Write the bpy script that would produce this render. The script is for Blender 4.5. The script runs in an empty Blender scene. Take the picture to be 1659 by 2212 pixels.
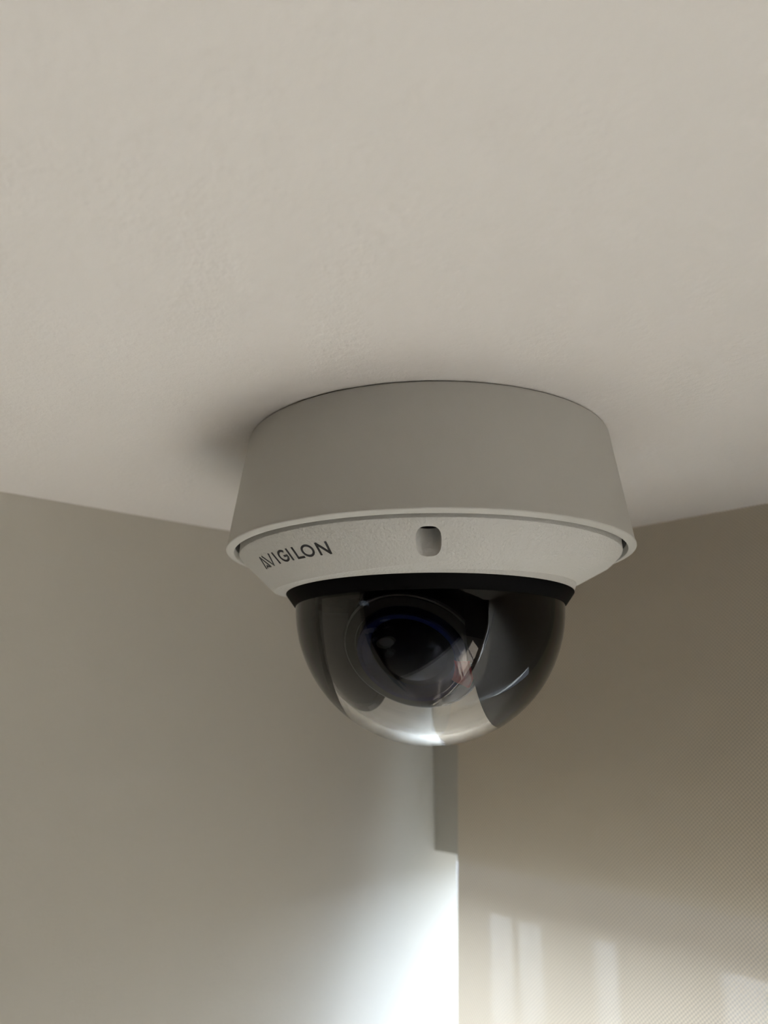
import bpy, bmesh, math
from mathutils import Vector, Matrix

# ------------------------------------------------------------------ camera, sky, exposure
scene = bpy.context.scene
COL = scene.collection
U = 0.05                                   # radius of the clear bubble in metres
CEIL = 2.60                                # underside of the soffit
AW = math.radians(137.0)                   # azimuth of the window wall against the view
RIGHT = Vector((math.sin(AW), -math.cos(AW), 0))
FWD = Vector((math.cos(AW), math.sin(AW), 0))
EYE = Vector((0.3768, -0.3978, CEIL - 1.9418 * U))
TILT = math.atan((1520 - 1106) / 1640)
view = FWD * math.cos(TILT) + Vector((0, 0, math.sin(TILT)))

cd = bpy.data.cameras.new('camera')
cam = bpy.data.objects.new('camera', cd)
COL.objects.link(cam)
cam.location = EYE
cam.rotation_euler = view.to_track_quat('-Z', 'Y').to_euler()
cd.sensor_fit = 'VERTICAL'
cd.sensor_height = 36
cd.sensor_width = 27
cd.lens = 36 * 1640 / 2212
cd.clip_start = 0.005
cd.dof.use_dof = True
cd.dof.focus_distance = 0.243
cd.dof.aperture_fstop = 11.0
scene.camera = cam

SKY = 18.5
world = bpy.data.worlds.new('sky')
scene.world = world
world.use_nodes = True
wn = world.node_tree.nodes
wn['Background'].inputs[0].default_value = (0.68, 0.79, 1.0, 1)
wn['Background'].inputs[1].default_value = SKY

sl = bpy.data.lights.new('sun', 'SUN')
sl.energy = 36
sl.angle = math.radians(0.6)
sl.color = (1, 0.95, 0.89)
sun = bpy.data.objects.new('sun', sl)
COL.objects.link(sun)
sun.location = (1, 3, 8)
sun.rotation_euler = Vector((0.45, -0.35, -1.0)).to_track_quat('-Z', 'Y').to_euler()

scene.view_settings.view_transform = 'Standard'
scene.view_settings.look = 'None'
scene.view_settings.gamma = 1
scene.view_settings.exposure = -0.14
scene.view_settings.use_curve_mapping = False


# ------------------------------------------------------------------ helpers
def mat(name, color, rough=0.6, spec=0.3, metal=0.0, bump=None, var=None):
    m = bpy.data.materials.new(name)
    m.use_nodes = True
    nt = m.node_tree
    b = nt.nodes['Principled BSDF']
    b.inputs['Base Color'].default_value = (*color, 1)
    b.inputs['Roughness'].default_value = rough
    b.inputs['Specular IOR Level'].default_value = spec
    b.inputs['Metallic'].default_value = metal
    tc = nt.nodes.new('ShaderNodeTexCoord')
    if var:                                       # (scale, amount): faint mottling of the paint
        n = nt.nodes.new('ShaderNodeTexNoise')
        n.inputs['Scale'].default_value = var[0]
        n.inputs['Detail'].default_value = 3
        nt.links.new(tc.outputs['Object'], n.inputs['Vector'])
        mx = nt.nodes.new('ShaderNodeMix')
        mx.data_type = 'RGBA'
        mx.inputs['A'].default_value = (*[c * (1 - var[1]) for c in color], 1)
        mx.inputs['B'].default_value = (*[min(1, c * (1 + var[1])) for c in color], 1)
        nt.links.new(n.outputs['Fac'], mx.inputs['Factor'])
        nt.links.new(mx.outputs['Result'], b.inputs['Base Color'])
    if bump:                                      # list of (scale, distance in metres, detail)
        prev = None
        for sc_, dist, det in bump:
            n = nt.nodes.new('ShaderNodeTexNoise')
            n.inputs['Scale'].default_value = sc_
            n.inputs['Detail'].default_value = det
            n.inputs['Roughness'].default_value = 0.5
            nt.links.new(tc.outputs['Object'], n.inputs['Vector'])
            bp = nt.nodes.new('ShaderNodeBump')
            bp.inputs['Strength'].default_value = 1
            bp.inputs['Distance'].default_value = dist
            nt.links.new(n.outputs['Fac'], bp.inputs['Height'])
            if prev:
                nt.links.new(prev.outputs['Normal'], bp.inputs['Normal'])
            prev = bp
        nt.links.new(prev.outputs['Normal'], b.inputs['Normal'])
    return m


def obj(name, me, m, parent=None, smooth=None):
    if isinstance(me, bmesh.types.BMesh):
        bm = me
        bmesh.ops.recalc_face_normals(bm, faces=bm.faces)
        me = bpy.data.meshes.new(name)
        bm.to_mesh(me)
        bm.free()
    if m:
        me.materials.append(m)
    o = bpy.data.objects.new(name, me)
    COL.objects.link(o)
    if parent:
        o.parent = parent
    if smooth is not None:
        me.polygons.foreach_set('use_smooth', [True] * len(me.polygons))
        me.set_sharp_from_angle(angle=math.radians(smooth))
    return o


def box(bm, x0, x1, y0, y1, z0, z1, bev=0.0):
    r = bmesh.ops.create_cube(bm, size=1)
    vs = r['verts']
    for v in vs:
        v.co = Vector(((x0 + x1) / 2 + v.co.x * (x1 - x0), (y0 + y1) / 2 + v.co.y * (y1 - y0), (z0 + z1) / 2 + v.co.z * (z1 - z0)))
    if bev:
        es = list({e for v in vs for e in v.link_edges})
        bmesh.ops.bevel(bm, geom=es, offset=bev, segments=2, affect='EDGES', profile=0.5)
    return bm


def struct(name, boxes, m, parent=None, bev=0.0):
    bm = bmesh.new()
    for b in boxes:
        box(bm, *b, bev=bev)
    o = obj(name, bm, m, parent)
    if not parent:
        o['kind'] = 'structure'
    return o


def empty(name, loc):
    e = bpy.data.objects.new(name, None)
    e.empty_display_size = 0.05
    e.location = loc
    COL.objects.link(e)
    return e


def tag(o, label, cat, group=None):
    o['label'] = label
    o['category'] = cat
    if group:
        o['group'] = group
    return o


def lathe(bm, prof, n=160, closed=True):
    """prof(phi) or list of (R, h) in bubble radii; a ring of quads about the local z axis."""
    rows = []
    for i in range(n):
        a = 2 * math.pi * i / n
        p = prof(a) if callable(prof) else prof
        rows.append([bm.verts.new((R * U * math.sin(a), -R * U * math.cos(a), h * U)) for R, h in p])
    k = len(rows[0])
    for i in range(n):
        A, B = rows[i], rows[(i + 1) % n]
        for j in range(k if closed else k - 1):
            bm.faces.new((A[j], B[j], B[(j + 1) % k], A[(j + 1) % k]))
    return rows


# ------------------------------------------------------------------ materials
M_ceil = mat('ceiling_paint', (0.81, 0.768, 0.722), 0.75, 0.2, bump=[(420, 0.00028, 2), (1500, 0.00008, 1)])
M_wall = mat('greige_wall_paint', (0.57, 0.535, 0.465), 0.8, 0.15, bump=[(500, 0.0001, 2)])
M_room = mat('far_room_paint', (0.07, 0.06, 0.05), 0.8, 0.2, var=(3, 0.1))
M_floor = mat('brown_carpet', (0.06, 0.05, 0.042), 0.9, 0.1, var=(40, 0.2))
M_bounce = mat('pale_bounce_floor', (0.53, 0.465, 0.41), 0.7, 0.2, var=(6, 0.08))
M_frame = mat('white_window_paint', (0.84, 0.84, 0.82), 0.35, 0.4, var=(30, 0.02))
M_ground = mat('dark_asphalt', (0.040, 0.040, 0.042), 0.9, 0.1, var=(2, 0.15))
M_base = mat('powder_coat_light_grey', (0.57, 0.55, 0.505), 0.55, 0.3, bump=[(2500, 0.00003, 2)], var=(60, 0.015))
M_cover = mat('grained_plastic_light_grey', (0.64, 0.62, 0.575), 0.5, 0.35, bump=[(1000, 0.00026, 2)])
M_gap = mat('gap_shade_black', (0.02, 0.022, 0.022), 0.6, 0.3, var=(200, 0.2))
M_ring = mat('matt_black_rubber', (0.003, 0.003, 0.0032), 0.5, 0.03, bump=[(3000, 0.00003, 2)])
M_liner = mat('black_liner', (0.003, 0.003, 0.003), 0.8, 0.0, var=(100, 0.2))
M_inner = mat('grey_inner_lining', (0.07, 0.07, 0.07), 0.7, 0.1, var=(100, 0.1))
M_body = mat('black_module', (0.004, 0.004, 0.005), 0.6, 0.03, var=(100, 0.2))
M_rim = mat('rim_highlight_grey', (0.06, 0.06, 0.06), 0.4, 0.3, var=(200, 0.1))  # lighter grey puts the bezel's edge highlight into the colour
M_barrel = mat('dark_grey_barrel', (0.012, 0.012, 0.013), 0.4, 0.05, var=(300, 0.1))
M_red = mat('red_ring', (0.35, 0.006, 0.003), 0.6, 0.0, var=(300, 0.1))
M_blue = mat('coating_reflection_blue', (0.003, 0.006, 0.035), 0.6, 0.0, var=(300, 0.1))  # lens coating's blue reflection, painted as base colour
M_text = mat('dark_grey_print', (0.035, 0.035, 0.04), 0.5, 0.3, var=(500, 0.1))
M_table = mat('white_laminate', (0.8, 0.78, 0.75), 0.4, 0.3, var=(20, 0.02))
M_steel = mat('brushed_steel', (0.4, 0.4, 0.4), 0.35, 0.5, 1.0, var=(50, 0.1))


def glass_bubble():
    m = bpy.data.materials.new('clear_polycarbonate')
    m.use_nodes = True
    nt = m.node_tree
    nt.nodes.remove(nt.nodes['Principled BSDF'])
    g = nt.nodes.new('ShaderNodeBsdfGlass')
    g.inputs['Color'].default_value = (0.97, 0.97, 0.97, 1)
    g.inputs['Roughness'].default_value = 0
    g.inputs['IOR'].default_value = 1.42
    nt.links.new(g.outputs[0], nt.nodes['Material Output'].inputs['Surface'])
    return m


def window_glass(name='window_glass', tint=1.0):
    m = bpy.data.materials.new(name)
    m.use_nodes = True
    nt = m.node_tree
    nt.nodes.remove(nt.nodes['Principled BSDF'])
    t = nt.nodes.new('ShaderNodeBsdfTransparent')
    t.inputs[0].default_value = (0.95 * tint, 0.97 * tint, 0.96 * tint, 1)
    g = nt.nodes.new('ShaderNodeBsdfGlossy')
    g.inputs['Roughness'].default_value = 0.0
    mx = nt.nodes.new('ShaderNodeMixShader')
    mx.inputs[0].default_value = 0.04
    nt.links.new(t.outputs[0], mx.inputs[1])
    nt.links.new(g.outputs[0], mx.inputs[2])
    nt.links.new(mx.outputs[0], nt.nodes['Material Output'].inputs['Surface'])
    return m


def screen_fabric(name, c0, c1, trans, glow, pitch=0.0019):
    """Woven solar screen: threads pass light as a glow, the pores between them let a little straight through."""
    m = bpy.data.materials.new(name)
    m.use_nodes = True
    nt = m.node_tree
    N, L = nt.nodes, nt.links
    N.remove(N['Principled BSDF'])
    tc = N.new('ShaderNodeTexCoord')
    sep = N.new('ShaderNodeSeparateXYZ')
    L.new(tc.outputs['Object'], sep.inputs[0])

    def math_(op, a, b=None):
        n = N.new('ShaderNodeMath')
        n.operation = op
        for i, v in enumerate((a, b)):
            if v is None:
                continue
            if isinstance(v, (int, float)):
                n.inputs[i].default_value = v
            else:
                L.new(v, n.inputs[i])
        return n.outputs[0]
    k = 2 * math.pi / pitch
    sx = math_('SINE', math_('MULTIPLY', sep.outputs['X'], k))
    sz = math_('SINE', math_('MULTIPLY', sep.outputs['Z'], k))
    prod = math_('MULTIPLY', sx, sz)                       # basket weave, -1..1
    h = math_('MULTIPLY_ADD', prod, 0.5)
    h.node.inputs[2].default_value = 0.5
    cr = N.new('ShaderNodeMix')
    cr.data_type = 'RGBA'
    cr.inputs['A'].default_value = (*c0, 1)
    cr.inputs['B'].default_value = (*c1, 1)
    L.new(h, cr.inputs['Factor'])
    bp = N.new('ShaderNodeBump')
    bp.inputs['Strength'].default_value = 0.5
    bp.inputs['Distance'].default_value = 0.0003
    L.new(h, bp.inputs['Height'])
    d = N.new('ShaderNodeBsdfDiffuse')
    tl = N.new('ShaderNodeBsdfTranslucent')
    tr = N.new('ShaderNodeBsdfTransparent')
    L.new(cr.outputs['Result'], d.inputs['Color'])
    gl = N.new('ShaderNodeMix')
    gl.data_type = 'RGBA'
    gl.inputs['A'].default_value = (*[c * 0.62 for c in glow], 1)
    gl.inputs['B'].default_value = (*[min(1, c * 1.25) for c in glow], 1)
    L.new(h, gl.inputs['Factor'])
    L.new(gl.outputs['Result'], tl.inputs['Color'])
    L.new(bp.outputs['Normal'], d.inputs['Normal'])
    m1 = N.new('ShaderNodeMixShader')
    m1.inputs[0].default_value = trans
    L.new(d.outputs[0], m1.inputs[1])
    L.new(tl.outputs[0], m1.inputs[2])
    pore = math_('MULTIPLY', math_('SUBTRACT', 1.0, h), 0.075)
    m2 = N.new('ShaderNodeMixShader')
    L.new(pore, m2.inputs[0])
    L.new(m1.outputs[0], m2.inputs[1])
    L.new(tr.outputs[0], m2.inputs[2])
    L.new(m2.outputs[0], N['Material Output'].inputs['Surface'])
    return m


def lens_glass():
    m = bpy.data.materials.new('coated_lens_glass')
    m.use_nodes = True
    nt = m.node_tree
    b = nt.nodes['Principled BSDF']
    b.inputs['Base Color'].default_value = (0.0005, 0.0006, 0.002, 1)
    b.inputs['Roughness'].default_value = 0.03
    b.inputs['Specular IOR Level'].default_value = 0.08
    b.inputs['Specular Tint'].default_value = (0.6, 0.7, 1.0, 1)
    return m


# a few dust specks on the painted base
_nt = M_base.node_tree
_v = _nt.nodes.new('ShaderNodeTexVoronoi')
_v.inputs['Scale'].default_value = 95
_tc = next(n for n in _nt.nodes if n.type == 'TEX_COORD')
_nt.links.new(_tc.outputs['Object'], _v.inputs['Vector'])
_lt = _nt.nodes.new('ShaderNodeMath')
_lt.operation = 'LESS_THAN'
_lt.inputs[1].default_value = 0.028
_nt.links.new(_v.outputs['Distance'], _lt.inputs[0])
_mx = _nt.nodes.new('ShaderNodeMix')
_mx.data_type = 'RGBA'
_b = _nt.nodes['Principled BSDF']
_nt.links.new(_b.inputs['Base Color'].links[0].from_socket, _mx.inputs['A'])
_mx.inputs['B'].default_value = (0.26, 0.24, 0.21, 1)
_nt.links.new(_lt.outputs[0], _mx.inputs['Factor'])
_nt.links.new(_mx.outputs['Result'], _b.inputs['Base Color'])

M_bubble, M_pane, M_lens = glass_bubble(), window_glass(), lens_glass()
M_fabric = screen_fabric('woven_screen_fabric', (0.70, 0.645, 0.545), (0.90, 0.84, 0.73), 0.33, (0.82, 0.655, 0.47))
M_sheer = screen_fabric('pale_sheer_fabric', (0.60, 0.56, 0.51), (0.74, 0.70, 0.64), 0.31, (0.80, 0.68, 0.54))
M_tint = window_glass('tinted_glass', 0.25)

# ------------------------------------------------------------------ the place
HEAD = EYE.z - 0.0950                      # underside of the window lintel
FH = HEAD - 0.012                         # underside of the window frame's head member
W1 = 3.6                                   # far end of the window opening
SILL = 0.45
TOP = 3.4
WT = 0.06                                  # the window wall is a thin spandrel
struct('ceiling', [(0, 5.0, -0.40, 0, CEIL, CEIL + 0.3)], M_ceil, bev=0.001)
struct('wall_left', [(-0.15, 0, -1.0, 0.0215, 0, TOP)], M_wall)
struct('wall_right', [(-0.15, 0, 0.0215, WT, HEAD, TOP), (-0.15, 0, 0.0215, WT, 0, SILL), (0, 5.2, 0, WT, HEAD, TOP),
                      (0, 5.2, 0, WT, 0, SILL), (W1, 5.2, 0, WT, SILL, HEAD)], M_wall)
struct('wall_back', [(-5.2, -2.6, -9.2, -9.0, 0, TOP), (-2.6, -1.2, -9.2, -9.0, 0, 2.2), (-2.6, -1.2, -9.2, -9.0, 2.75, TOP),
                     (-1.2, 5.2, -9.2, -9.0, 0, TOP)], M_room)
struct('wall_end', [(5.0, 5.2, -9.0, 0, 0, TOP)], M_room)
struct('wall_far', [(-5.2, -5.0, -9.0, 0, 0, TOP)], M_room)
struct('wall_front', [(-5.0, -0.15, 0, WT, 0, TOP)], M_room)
struct('floor', [(-5.2, 5.2, -9.2, WT, -0.1, 0)], M_floor)
struct('floor', [(0, 5.0, -1.6, 0, 0, 0.006)], M_bounce)  # added pale floor strip, bounces sunlight up to the ceiling
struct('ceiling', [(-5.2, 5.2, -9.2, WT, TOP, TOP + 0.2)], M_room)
struct('floor', [(-60, 60, WT, 120, -0.2, -0.12)], M_ground)

win = empty('window_1', (0, 0.03, SILL))
win['kind'] = 'structure'


def wpart(name, b, m, bev=0.001):
    bm = bmesh.new()
    box(bm, b[0], b[1], b[2] - 0.03, b[3] - 0.03, b[4] - SILL, b[5] - SILL, bev=bev)
    return obj(name, bm, m, win)


BARS = ((-0.15, -0.035), (0.33, 0.37), (1.44, 1.50), (2.5, 2.56), (W1 - 0.03, W1))
wpart('frame_head', (-0.15, W1, 0.030, 0.058, FH, HEAD), M_frame)
wpart('window_sill', (-0.15, W1, 0.0215, 0.070, SILL, SILL + 0.04), M_frame)
for a, b in BARS:
    wpart('glazing_bar', (a, b, 0.032, 0.058, SILL + 0.04, FH), M_frame, 0.0005)
for (a0, a), (b, b0) in zip(BARS, BARS[1:]):
    wpart('window_pane', (a, b, 0.042, 0.047, SILL + 0.04, FH), M_pane, 0)

# white board fence outside, glimpsed through the blind
FY = 4.0
fence = empty('board_fence', (-2.5, FY, -0.12))
tag(fence, 'white board fence outside, glimpsed as pale upright strips through the blind', 'fence')
edges = [(-3.289, -3.109), (-3.044, -2.872), (-2.48, -2.337), (-1.704, -1.35), (-1.25, -0.9), (-0.8, -0.45)]
for a, b in edges:
    bm = bmesh.new()
    box(bm, a + 2.5, b + 2.5, 0, 0.008, 0, EYE.z - 0.3165 * (FY + 0.3978) + 0.12)
    obj('fence_board', bm, M_frame, fence)
bm = bmesh.new()
box(bm, -0.9, 2.1, 0.008, 0.03, 0.2, 0.28, bev=0.004)
obj('fence_rail', bm, M_room, fence)

win2 = empty('window_2', (-1.9, -9.1, 2.2))
win2['kind'] = 'structure'
bm = bmesh.new()
box(bm, -0.7, 0.7, -0.003, 0.003, 0, 0.55)
obj('window_pane', bm, M_tint, win2)
bm = bmesh.new()
box(bm, -0.03, 0.03, -0.03, 0.03, 0, 0.55)
obj('mullion', bm, M_frame, win2)

# roller blinds: hanging sheets of screen fabric with hem bars
BY = -0.0073


def roller_blind(x0, x1, drop, m, label):
    """The sheet leaves the ceiling close to the lintel, leans out into the room, then hangs plumb."""
    lean = 0.32
    rows = [lean * j / 8 for j in range(9)] + [lean + (drop - lean) * j / 6 for j in range(1, 7)]
    yb, xb = 0.16 * lean, 0.1105 * lean
    t = empty('roller_blind', (x0 + xb, BY - yb, CEIL - drop))
    tag(t, label, 'blind')
    bm = bmesh.new()
    g = []
    for dz in rows:
        k = min(dz, lean) / lean - 1
        g.append([bm.verts.new(((x1 - x0) * i / 8 + xb * k, -yb * k, drop - dz)) for i in range(9)])
    for j in range(len(rows) - 1):
        for i in range(8):
            bm.faces.new((g[j][i], g[j][i + 1], g[j + 1][i + 1], g[j + 1][i]))
    obj('fabric', bm, m, t, 60)
    bm = bmesh.new()
    box(bm, 0, x1 - x0, -0.006, 0.006, -0.025, 0.0, bev=0.002)
    obj('hem_bar', bm, M_steel, t)


roller_blind(0.0330, 0.250, 2.2, M_fabric, 'beige woven screen roller blind hanging from ceiling beside the room corner')
roller_blind(0.272, 1.42, 2.2, M_sheer, 'wide pale roller blind beyond the frame, mirrored as grey patch in the bubble')
roller_blind(1.46, 3.50, 0.62, M_sheer, 'added unseen pale blind, half up so sun reaches the floor below it')  # unseen blind added to shape the sky and sun coming in

# ------------------------------------------------------------------ the dome camera
AX = EYE + RIGHT * (0.3409 * U) + FWD * (5.7465 * U)
axis_pos = Vector((AX.x, AX.y, EYE.z))
HC = 1.9418
rig = empty('dome_camera', axis_pos + Vector((0, 0, HC * U)))
rig.rotation_euler = (0, 0, math.atan2(FWD.y, FWD.x) - math.pi / 2)
tag(rig, 'light grey ceiling dome security camera with clear bubble under a black ring', 'security camera')


def H(pts):
    return [(R, h - HC) for R, h in pts]


bm = bmesh.new()
lathe(bm, H([(1.380, 1.9418), (1.383, 1.932), (1.3965, 1.929), (1.519, 1.115), (1.5265, 1.098), (1.5265, 1.092), (1.522, 1.087), (1.474, 1.074), (1.468, 1.074),
             (1.465, 1.080), (1.455, 1.30), (1.30, 1.33), (0.9, 1.33), (0.9, 1.9418)]), 192)
base = obj('mounting_base', bm, M_base, rig, 28)
bm = bmesh.new()
lathe(bm, H([(1.4610, 1.125), (1.4550, 1.29), (1.26, 1.29), (1.26, 1.24), (1.432, 1.24), (1.434, 1.125)]), 96)
obj('gap_shade_ring', bm, M_gap, rig, 30)  # dark ring paints the shade inside the gap behind the lip

# grained cover: steep outer cone, flatter inner cone, the crease between them runs off centre
SL = 0.96
RO, HO = 1.43, 1.06


def cone_h(R):
    return HO - SL * (RO - R)


def crease(phi):
    return 1.27 - 0.11 * math.cos(phi + 0.95)


def cover_prof(phi):
    rc = crease(phi)
    hc = cone_h(rc)
    t = (rc - 1.068) / 0.2
    rows = [(1.425, 1.21), (1.4275, 1.095), (1.4295, 1.072), (1.427, 1.060), (1.42, cone_h(1.42)),
            (rc + 0.010, cone_h(rc + 0.010)), (rc - 0.006, hc - 0.0045)]
    rows += [(1.092, 0.790 + (hc - 0.790) * 0.30), (1.075, 0.790), (1.066, 0.793), (1.02, 0.83), (1.18, 1.02), (1.26, 1.21)]
    return [(R, h - HC) for R, h in rows]


bm = bmesh.new()
lathe(bm, cover_prof, 256)
cover = obj('cover_ring', bm, M_cover, rig)
# pocket for the cover screw, a vertical bore cut into the slope
PH, PR, PRAD = -0.057, 1.305, 0.079
bm = bmesh.new()
rr = [], []
for i in range(64):                                # rounded square outline
    a = 2 * math.pi * i / 64
    ca, sa = math.cos(a), math.sin(a)
    q = (abs(ca) ** 2.9 + abs(sa) ** 2.9) ** (-1 / 2.9)
    lx, ly = 0.077 * q * ca, 0.079 * q * sa
    for k, z in enumerate((0.83, 1.32)):
        rr[k].append(bm.verts.new(((PR * math.sin(PH) + lx * math.cos(PH) - ly * math.sin(PH)) * U,
                                   (-PR * math.cos(PH) + lx * math.sin(PH) + ly * math.cos(PH)) * U, (z - HC) * U)))
for i in range(64):
    bm.faces.new((rr[0][i], rr[0][(i + 1) % 64], rr[1][(i + 1) % 64], rr[1][i]))
bm.faces.new(rr[0])
bm.faces.new(rr[1])
bmesh.ops.recalc_face_normals(bm, faces=bm.faces)
cut_me = bpy.data.meshes.new('cut')
bm.to_mesh(cut_me)
bm.free()
cut = bpy.data.objects.new('cut', cut_me)
COL.objects.link(cut)
cut.parent = rig
md = cover.modifiers.new('bore', 'BOOLEAN')
md.operation = 'DIFFERENCE'
md.object = cut
md.solver = 'EXACT'
bpy.context.view_layer.update()
dg = bpy.context.evaluated_depsgraph_get()
me = bpy.data.meshes.new_from_object(cover.evaluated_get(dg))
cover.modifiers.clear()
cover.data = me
bpy.data.objects.remove(cut)
me.polygons.foreach_set('use_smooth', [True] * len(me.polygons))
me.set_sharp_from_angle(angle=math.radians(22))
bm = bmesh.new()
bmesh.ops.create_cone(bm, cap_ends=True, segments=32, radius1=0.072 * U, radius2=0.072 * U, depth=0.05 * U)
bmesh.ops.translate(bm, verts=bm.verts, vec=(PR * U * math.sin(PH), -PR * U * math.cos(PH), (1.060 - HC) * U))
obj('pocket_shade_disc', bm, M_ring, cover)  # black disc stands in for the shadow deep in the pocket

# printed word on the cover: each letter its own thin piece following the cone
V0, V1 = 1.272, 1.342
TH = 0.0155
ASP = (V1 - V0) * math.sqrt(1 + SL * SL)          # cap height along the slope


def on_cone(phi, v, lift=0.0015):
    R = V0 + (V1 - V0) * v
    nR, nh = SL / math.hypot(SL, 1), -1 / math.hypot(SL, 1)
    R2, h2 = R + nR * lift, cone_h(R) + nh * lift
    return (R2 * U * math.sin(phi), -R2 * U * math.cos(phi), (h2 - HC) * U)


def letter(polys):
    """polys: polylines in (arc s, height t) with s, t in bubble radii, each (points, thickness)."""
    bm = bmesh.new()
    for pts, th in polys:
        n = len(pts)
        L_, R_ = [], []
        for i, p in enumerate(pts):
            a = pts[max(0, i - 1)]
            b = pts[min(n - 1, i + 1)]
            if pts[0] == pts[-1] and i in (0, n - 1):
                a, b = pts[-2], pts[1]
            d = Vector((b[0] - a[0], b[1] - a[1])).normalized()
            q = Vector((-d.y, d.x)) * th / 2
            L_.append((p[0] + q.x, p[1] + q.y))
            R_.append((p[0] - q.x, p[1] - q.y))
        for i in range(n - 1):
            quad = [L_[i], L_[i + 1], R_[i + 1], R_[i]]
            lo = [bm.verts.new(on_cone(s / 1.307, t / ASP, 0.0006)) for s, t in quad]
            hi = [bm.verts.new(on_cone(s / 1.307, t / ASP, 0.0028)) for s, t in quad]
            bm.faces.new(hi)
            for k in range(4):
                bm.faces.new((lo[k], lo[(k + 1) % 4], hi[(k + 1) % 4], hi[k]))
    return obj('printed_letter', bm, M_text, cover)


c = 1.307
A_ = ASP
hb = TH * 0.5
letter([([(-1.137 * c, 0), (-1.098 * c, A_)], TH * 0.85), ([(-1.098 * c, A_), (-1.062 * c, 0.0)], TH * 0.85),
        ([(-1.114 * c, 0.004), (-1.096 * c, A_ * 0.2), (-1.078 * c, 0.004)], TH * 0.8)])
letter([([(-1.068 * c, A_), (-1.018 * c, 0.004), (-0.983 * c, A_)], TH * 0.95)])
letter([([(-0.946 * c, 0), (-0.946 * c, A_)], TH)])
gc, gr = -0.872 * c, 0.043
pts = []
for i in range(29):
    a = math.radians(48 + 292 * i / 28)
    pts.append((gc + gr * 1.02 * math.cos(a), A_ / 2 + (A_ / 2 - hb) * math.sin(a)))
letter([(pts + [(gc + gr, A_ * 0.47), (gc + 0.004, A_ * 0.47)], TH)])
letter([([(-0.818 * c, 0), (-0.818 * c, A_)], TH)])
letter([([(-0.772 * c, A_), (-0.772 * c, 0)], TH), ([(-0.772 * c - hb, hb), (-0.725 * c, hb)], TH)])
oc = -0.683 * c
letter([([(oc + 0.0455 * math.cos(2 * math.pi * i / 32), A_ / 2 + (A_ / 2 - hb) * math.sin(2 * math.pi * i / 32)) for i in range(33)], TH)])
letter([([(-0.613 * c, 0), (-0.613 * c, A_)], TH), ([(-0.613 * c, A_ - hb * .8), (-0.554 * c, hb * .8)], TH * 1.1), ([(-0.554 * c, 0), (-0.554 * c, A_)], TH)])

# black ring between cover and bubble
bm = bmesh.new()
lathe(bm, H([(1.068, 0.800), (1.0755, 0.793), (1.0755, 0.786), (1.016, 0.703), (1.008, 0.700), (1.0005, 0.703), (1.0005, 0.80)]), 160)
obj('seal_ring', bm, M_ring, rig, 35)

# clear bubble: a shell with real thickness
HS = 0.7025


def bubble_mesh(r0, r1, top, seg=160, rings=64):
    bm = bmesh.new()

    def surf(r):
        a0 = math.asin(top / r)
        rows = []
        for j in range(rings):
            el = a0 + (-math.pi / 2 - a0) * j / rings
            rows.append([bm.verts.new((r * U * math.cos(el) * math.sin(2 * math.pi * i / seg), -r * U * math.cos(el) * math.cos(2 * math.pi * i / seg),
                                       (r * math.sin(el) + HS - HC) * U)) for i in range(seg)])
        pole = bm.verts.new((0, 0, (HS - r - HC) * U))
        for j in range(rings - 1):
            for i in range(seg):
                bm.faces.new((rows[j][i], rows[j][(i + 1) % seg], rows[j + 1][(i + 1) % seg], rows[j + 1][i]))
        for i in range(seg):
            bm.faces.new((rows[-1][i], rows[-1][(i + 1) % seg], pole))
        return rows[0]
    A, B = surf(r0), surf(r1)
    for i in range(seg):
        bm.faces.new((A[i], A[(i + 1) % seg], B[(i + 1) % seg], B[i]))
    return bm


obj('clear_bubble', bubble_mesh(1.004, 0.930, 0.06), M_bubble, rig, 40)

# the moving unit inside: black side shells that leave a slot, and the tilted lens block
PAN = math.radians(-21)
TLT = math.radians(-41)
pd = Vector((math.sin(PAN), -math.cos(PAN), 0))            # pan direction in the rig's frame
ud = Vector((math.cos(PAN), math.sin(PAN), 0))             # across the slot
unit = empty('pan_tilt_unit', (0, 0, (HS - HC) * U))
unit.parent = rig


def liner(sign, CUT, r0=0.985, r1=0.905):
    bm = bmesh.new()
    n, m = 64, 20
    top = 0.09

    def surf(r):
        rows = []
        a_max = math.acos(CUT / r)
        for j in range(m + 1):
            a = a_max * (1 - j / m)
            row = []
            for i in range(n + 1):
                b = math.pi * (i / n) * 1.0 + math.pi          # lower half circle
                b = math.pi - 0.09 + (math.pi + 0.18) * i / n
                p = ud * (sign * r * math.cos(a)) + pd * (r * math.sin(a) * math.cos(b)) + Vector((0, 0, r * math.sin(a) * math.sin(b)))
                row.append(bm.verts.new(p * U))
            rows.append(row)
        for j in range(m):
            for i in range(n):
                vs = (rows[j][i], rows[j][i + 1], rows[j + 1][i + 1], rows[j + 1][i])
                bm.faces.new(vs)
        return rows
    A, B = surf(r0), surf(r1)
    for i in range(n):
        bm.faces.new((A[0][i], A[0][i + 1], B[0][i + 1], B[0][i]))
    inner = {v for row in B for v in row}
    for f in bm.faces:
        f.material_index = 1 if all(v in inner for v in f.verts) else 0
    bmesh.ops.remove_doubles(bm, verts=bm.verts, dist=1e-6)
    o = obj('side_shell', bm, M_liner, unit, 40)
    o.data.materials.append(M_inner)
    return o


liner(-1, 0.545)
liner(1, 0.495)
# black deck closing the bubble towards the ceiling
bm = bmesh.new()
bmesh.ops.create_cone(bm, cap_ends=True, segments=96, radius1=0.92 * U, radius2=0.92 * U, depth=0.06 * U)
bmesh.ops.translate(bm, verts=bm.verts, vec=(0, 0, 0.10 * U))
obj('deck', bm, M_liner, unit, 30)

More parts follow.
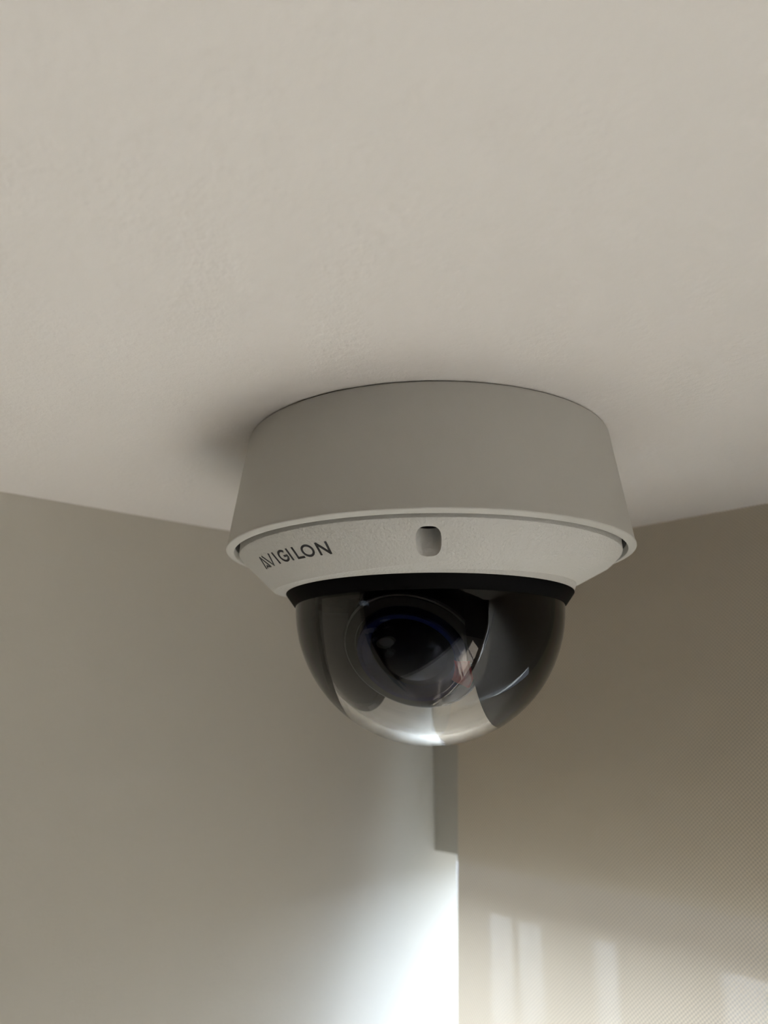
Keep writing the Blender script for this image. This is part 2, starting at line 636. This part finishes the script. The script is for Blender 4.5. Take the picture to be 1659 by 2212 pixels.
# lens block: local -Y looks along the lens axis
ax = pd * math.cos(TLT) + Vector((0, 0, math.sin(TLT)))
rot = ax.to_track_quat('-Y', 'Z').to_matrix().to_4x4()


def spun(prof, seg=96, arc=None):
    """(radius, distance along the lens axis) in bubble radii, ends on the axis if radius is 0."""
    bm = bmesh.new()
    rows = []
    if arc:
        for R, d in prof:
            rows.append([bm.verts.new((R * U * math.cos(math.radians(arc[0] + (arc[1] - arc[0]) * i / 24)), -d * U,
                                       R * U * math.sin(math.radians(arc[0] + (arc[1] - arc[0]) * i / 24)))) for i in range(25)])
        for a, b in zip(rows, rows[1:]):
            for i in range(24):
                bm.faces.new((a[i], a[i + 1], b[i + 1], b[i]))
        bmesh.ops.solidify(bm, geom=bm.faces[:], thickness=0.01 * U)
        bmesh.ops.transform(bm, matrix=rot, verts=bm.verts)
        return bm
    for R, d in prof:
        if R == 0:
            rows.append([bm.verts.new((0, -d * U, 0))])
        else:
            rows.append([bm.verts.new((R * U * math.cos(2 * math.pi * i / seg), -d * U, R * U * math.sin(2 * math.pi * i / seg))) for i in range(seg)])
    for a, b in zip(rows, rows[1:]):
        for i in range(seg):
            k = (i + 1) % seg
            if len(a) == 1 and len(b) == 1:
                continue
            if len(a) == 1:
                bm.faces.new((a[0], b[i], b[k]))
            elif len(b) == 1:
                bm.faces.new((a[i], a[k], b[0]))
            else:
                bm.faces.new((a[i], a[k], b[k], b[i]))
    bmesh.ops.transform(bm, matrix=rot, verts=bm.verts)
    return bm


obj('lens_block', spun([(0, -0.50), (0.34, -0.48), (0.47, -0.30), (0.49, 0.40), (0.485, 0.52), (0.47, 0.545), (0.405, 0.555), (0.395, 0.50), (0, 0.50)]), M_body, unit, 30)
obj('bezel_ring', spun([(0.472, 0.546), (0.472, 0.558), (0.44, 0.566), (0.405, 0.566), (0.400, 0.52), (0.44, 0.52), (0.472, 0.546)]), M_barrel, unit, 30)
obj('rim_highlight_line', spun([(0.4865, 0.525), (0.4865, 0.55), (0.476, 0.555), (0.474, 0.548), (0.48, 0.52), (0.4865, 0.525)]), M_rim, unit, 30)
obj('lens_barrel', spun([(0.375, 0.50), (0.375, 0.60), (0.368, 0.612), (0.335, 0.612), (0.30, 0.55), (0.30, 0.50)]), M_blue, unit, 30)
obj('red_ring', spun([(0.445, 0.612), (0.432, 0.622), (0.335, 0.626), (0.315, 0.618)], arc=(-33, -2)), M_red, unit, 30)
fr = 0.42
obj('front_lens', spun([(0.30, 0.53)] + [(fr * math.sin(a), 0.53 - fr * math.cos(math.asin(0.30 / fr)) + fr * math.cos(a)) for a in
                                          [math.asin(0.30 / fr) * (1 - i / 14) for i in range(1, 14)]] + [(0, 0.53 - fr * math.cos(math.asin(0.30 / fr)) + fr)]), M_lens, unit, 40)
# yoke arms carrying the lens block
for s in (-1, 1):
    bm = bmesh.new()
    box(bm, -0.05 * U, 0.05 * U, -0.22 * U, 0.22 * U, -0.30 * U, 0.12 * U, bev=0.02 * U)
    bmesh.ops.rotate(bm, verts=bm.verts, matrix=Matrix.Rotation(PAN, 3, 'Z'))
    bmesh.ops.translate(bm, verts=bm.verts, vec=ud * s * 0.53 * U)
    obj('yoke_arm', bm, M_body, unit)

# ------------------------------------------------------------------ the room behind, seen mirrored in the bubble
def table(x, y, label):
    t = empty('round_table', (x, y, 0))
    tag(t, label, 'table', 'round tables in the dark room')
    for nm, R, z0, z1, m in (('table_top', 0.45, 0.72, 0.75, M_table), ('column', 0.04, 0.02, 0.72, M_steel), ('foot_plate', 0.26, 0, 0.02, M_steel)):
        bm = bmesh.new()
        bmesh.ops.create_cone(bm, cap_ends=True, segments=40, radius1=R, radius2=R, depth=z1 - z0)
        bmesh.ops.translate(bm, verts=bm.verts, vec=(0, 0, (z0 + z1) / 2))
        obj(nm, bm, m, t, 40)


table(0.3, -3.2, 'white round table mirrored in the bubble, nearest of the three')
table(-0.6, -5.0, 'white round table mirrored in the bubble, second of the three')
table(0.9, -7.0, 'white round table mirrored in the bubble, farthest of the three')


def linear_lamp(az, dist, label):
    """slim warm ceiling lamp, its light comes from the diffuser"""
    a = math.radians(az)
    p = axis_pos + (RIGHT * math.sin(a) + FWD * math.cos(a)) * dist
    t = empty('linear_lamp', (p.x, p.y, TOP))
    t.rotation_euler = (0, 0, math.atan2(FWD.y, FWD.x) - math.pi / 2 - a)
    tag(t, label, 'lamp')
    bm = bmesh.new()
    box(bm, -0.35, 0.35, -0.04, 0.04, -0.05, 0, bev=0.004)
    obj('housing', bm, M_steel, t)
    bm = bmesh.new()
    box(bm, -0.34, 0.34, -0.032, 0.032, -0.062, -0.05)
    obj('diffuser', bm, M_lamp, t)


M_lamp = mat('warm_diffuser', (0.8, 0.7, 0.5), 0.5)
M_lamp.node_tree.nodes['Principled BSDF'].inputs['Emission Color'].default_value = (1, 0.62, 0.25, 1)
M_lamp.node_tree.nodes['Principled BSDF'].inputs['Emission Strength'].default_value = 8
linear_lamp(230, 3.2, 'slim warm ceiling lamp mirrored at the upper left of the bubble')
linear_lamp(182, 3.2, 'slim warm ceiling lamp mirrored at the upper middle of the bubble')
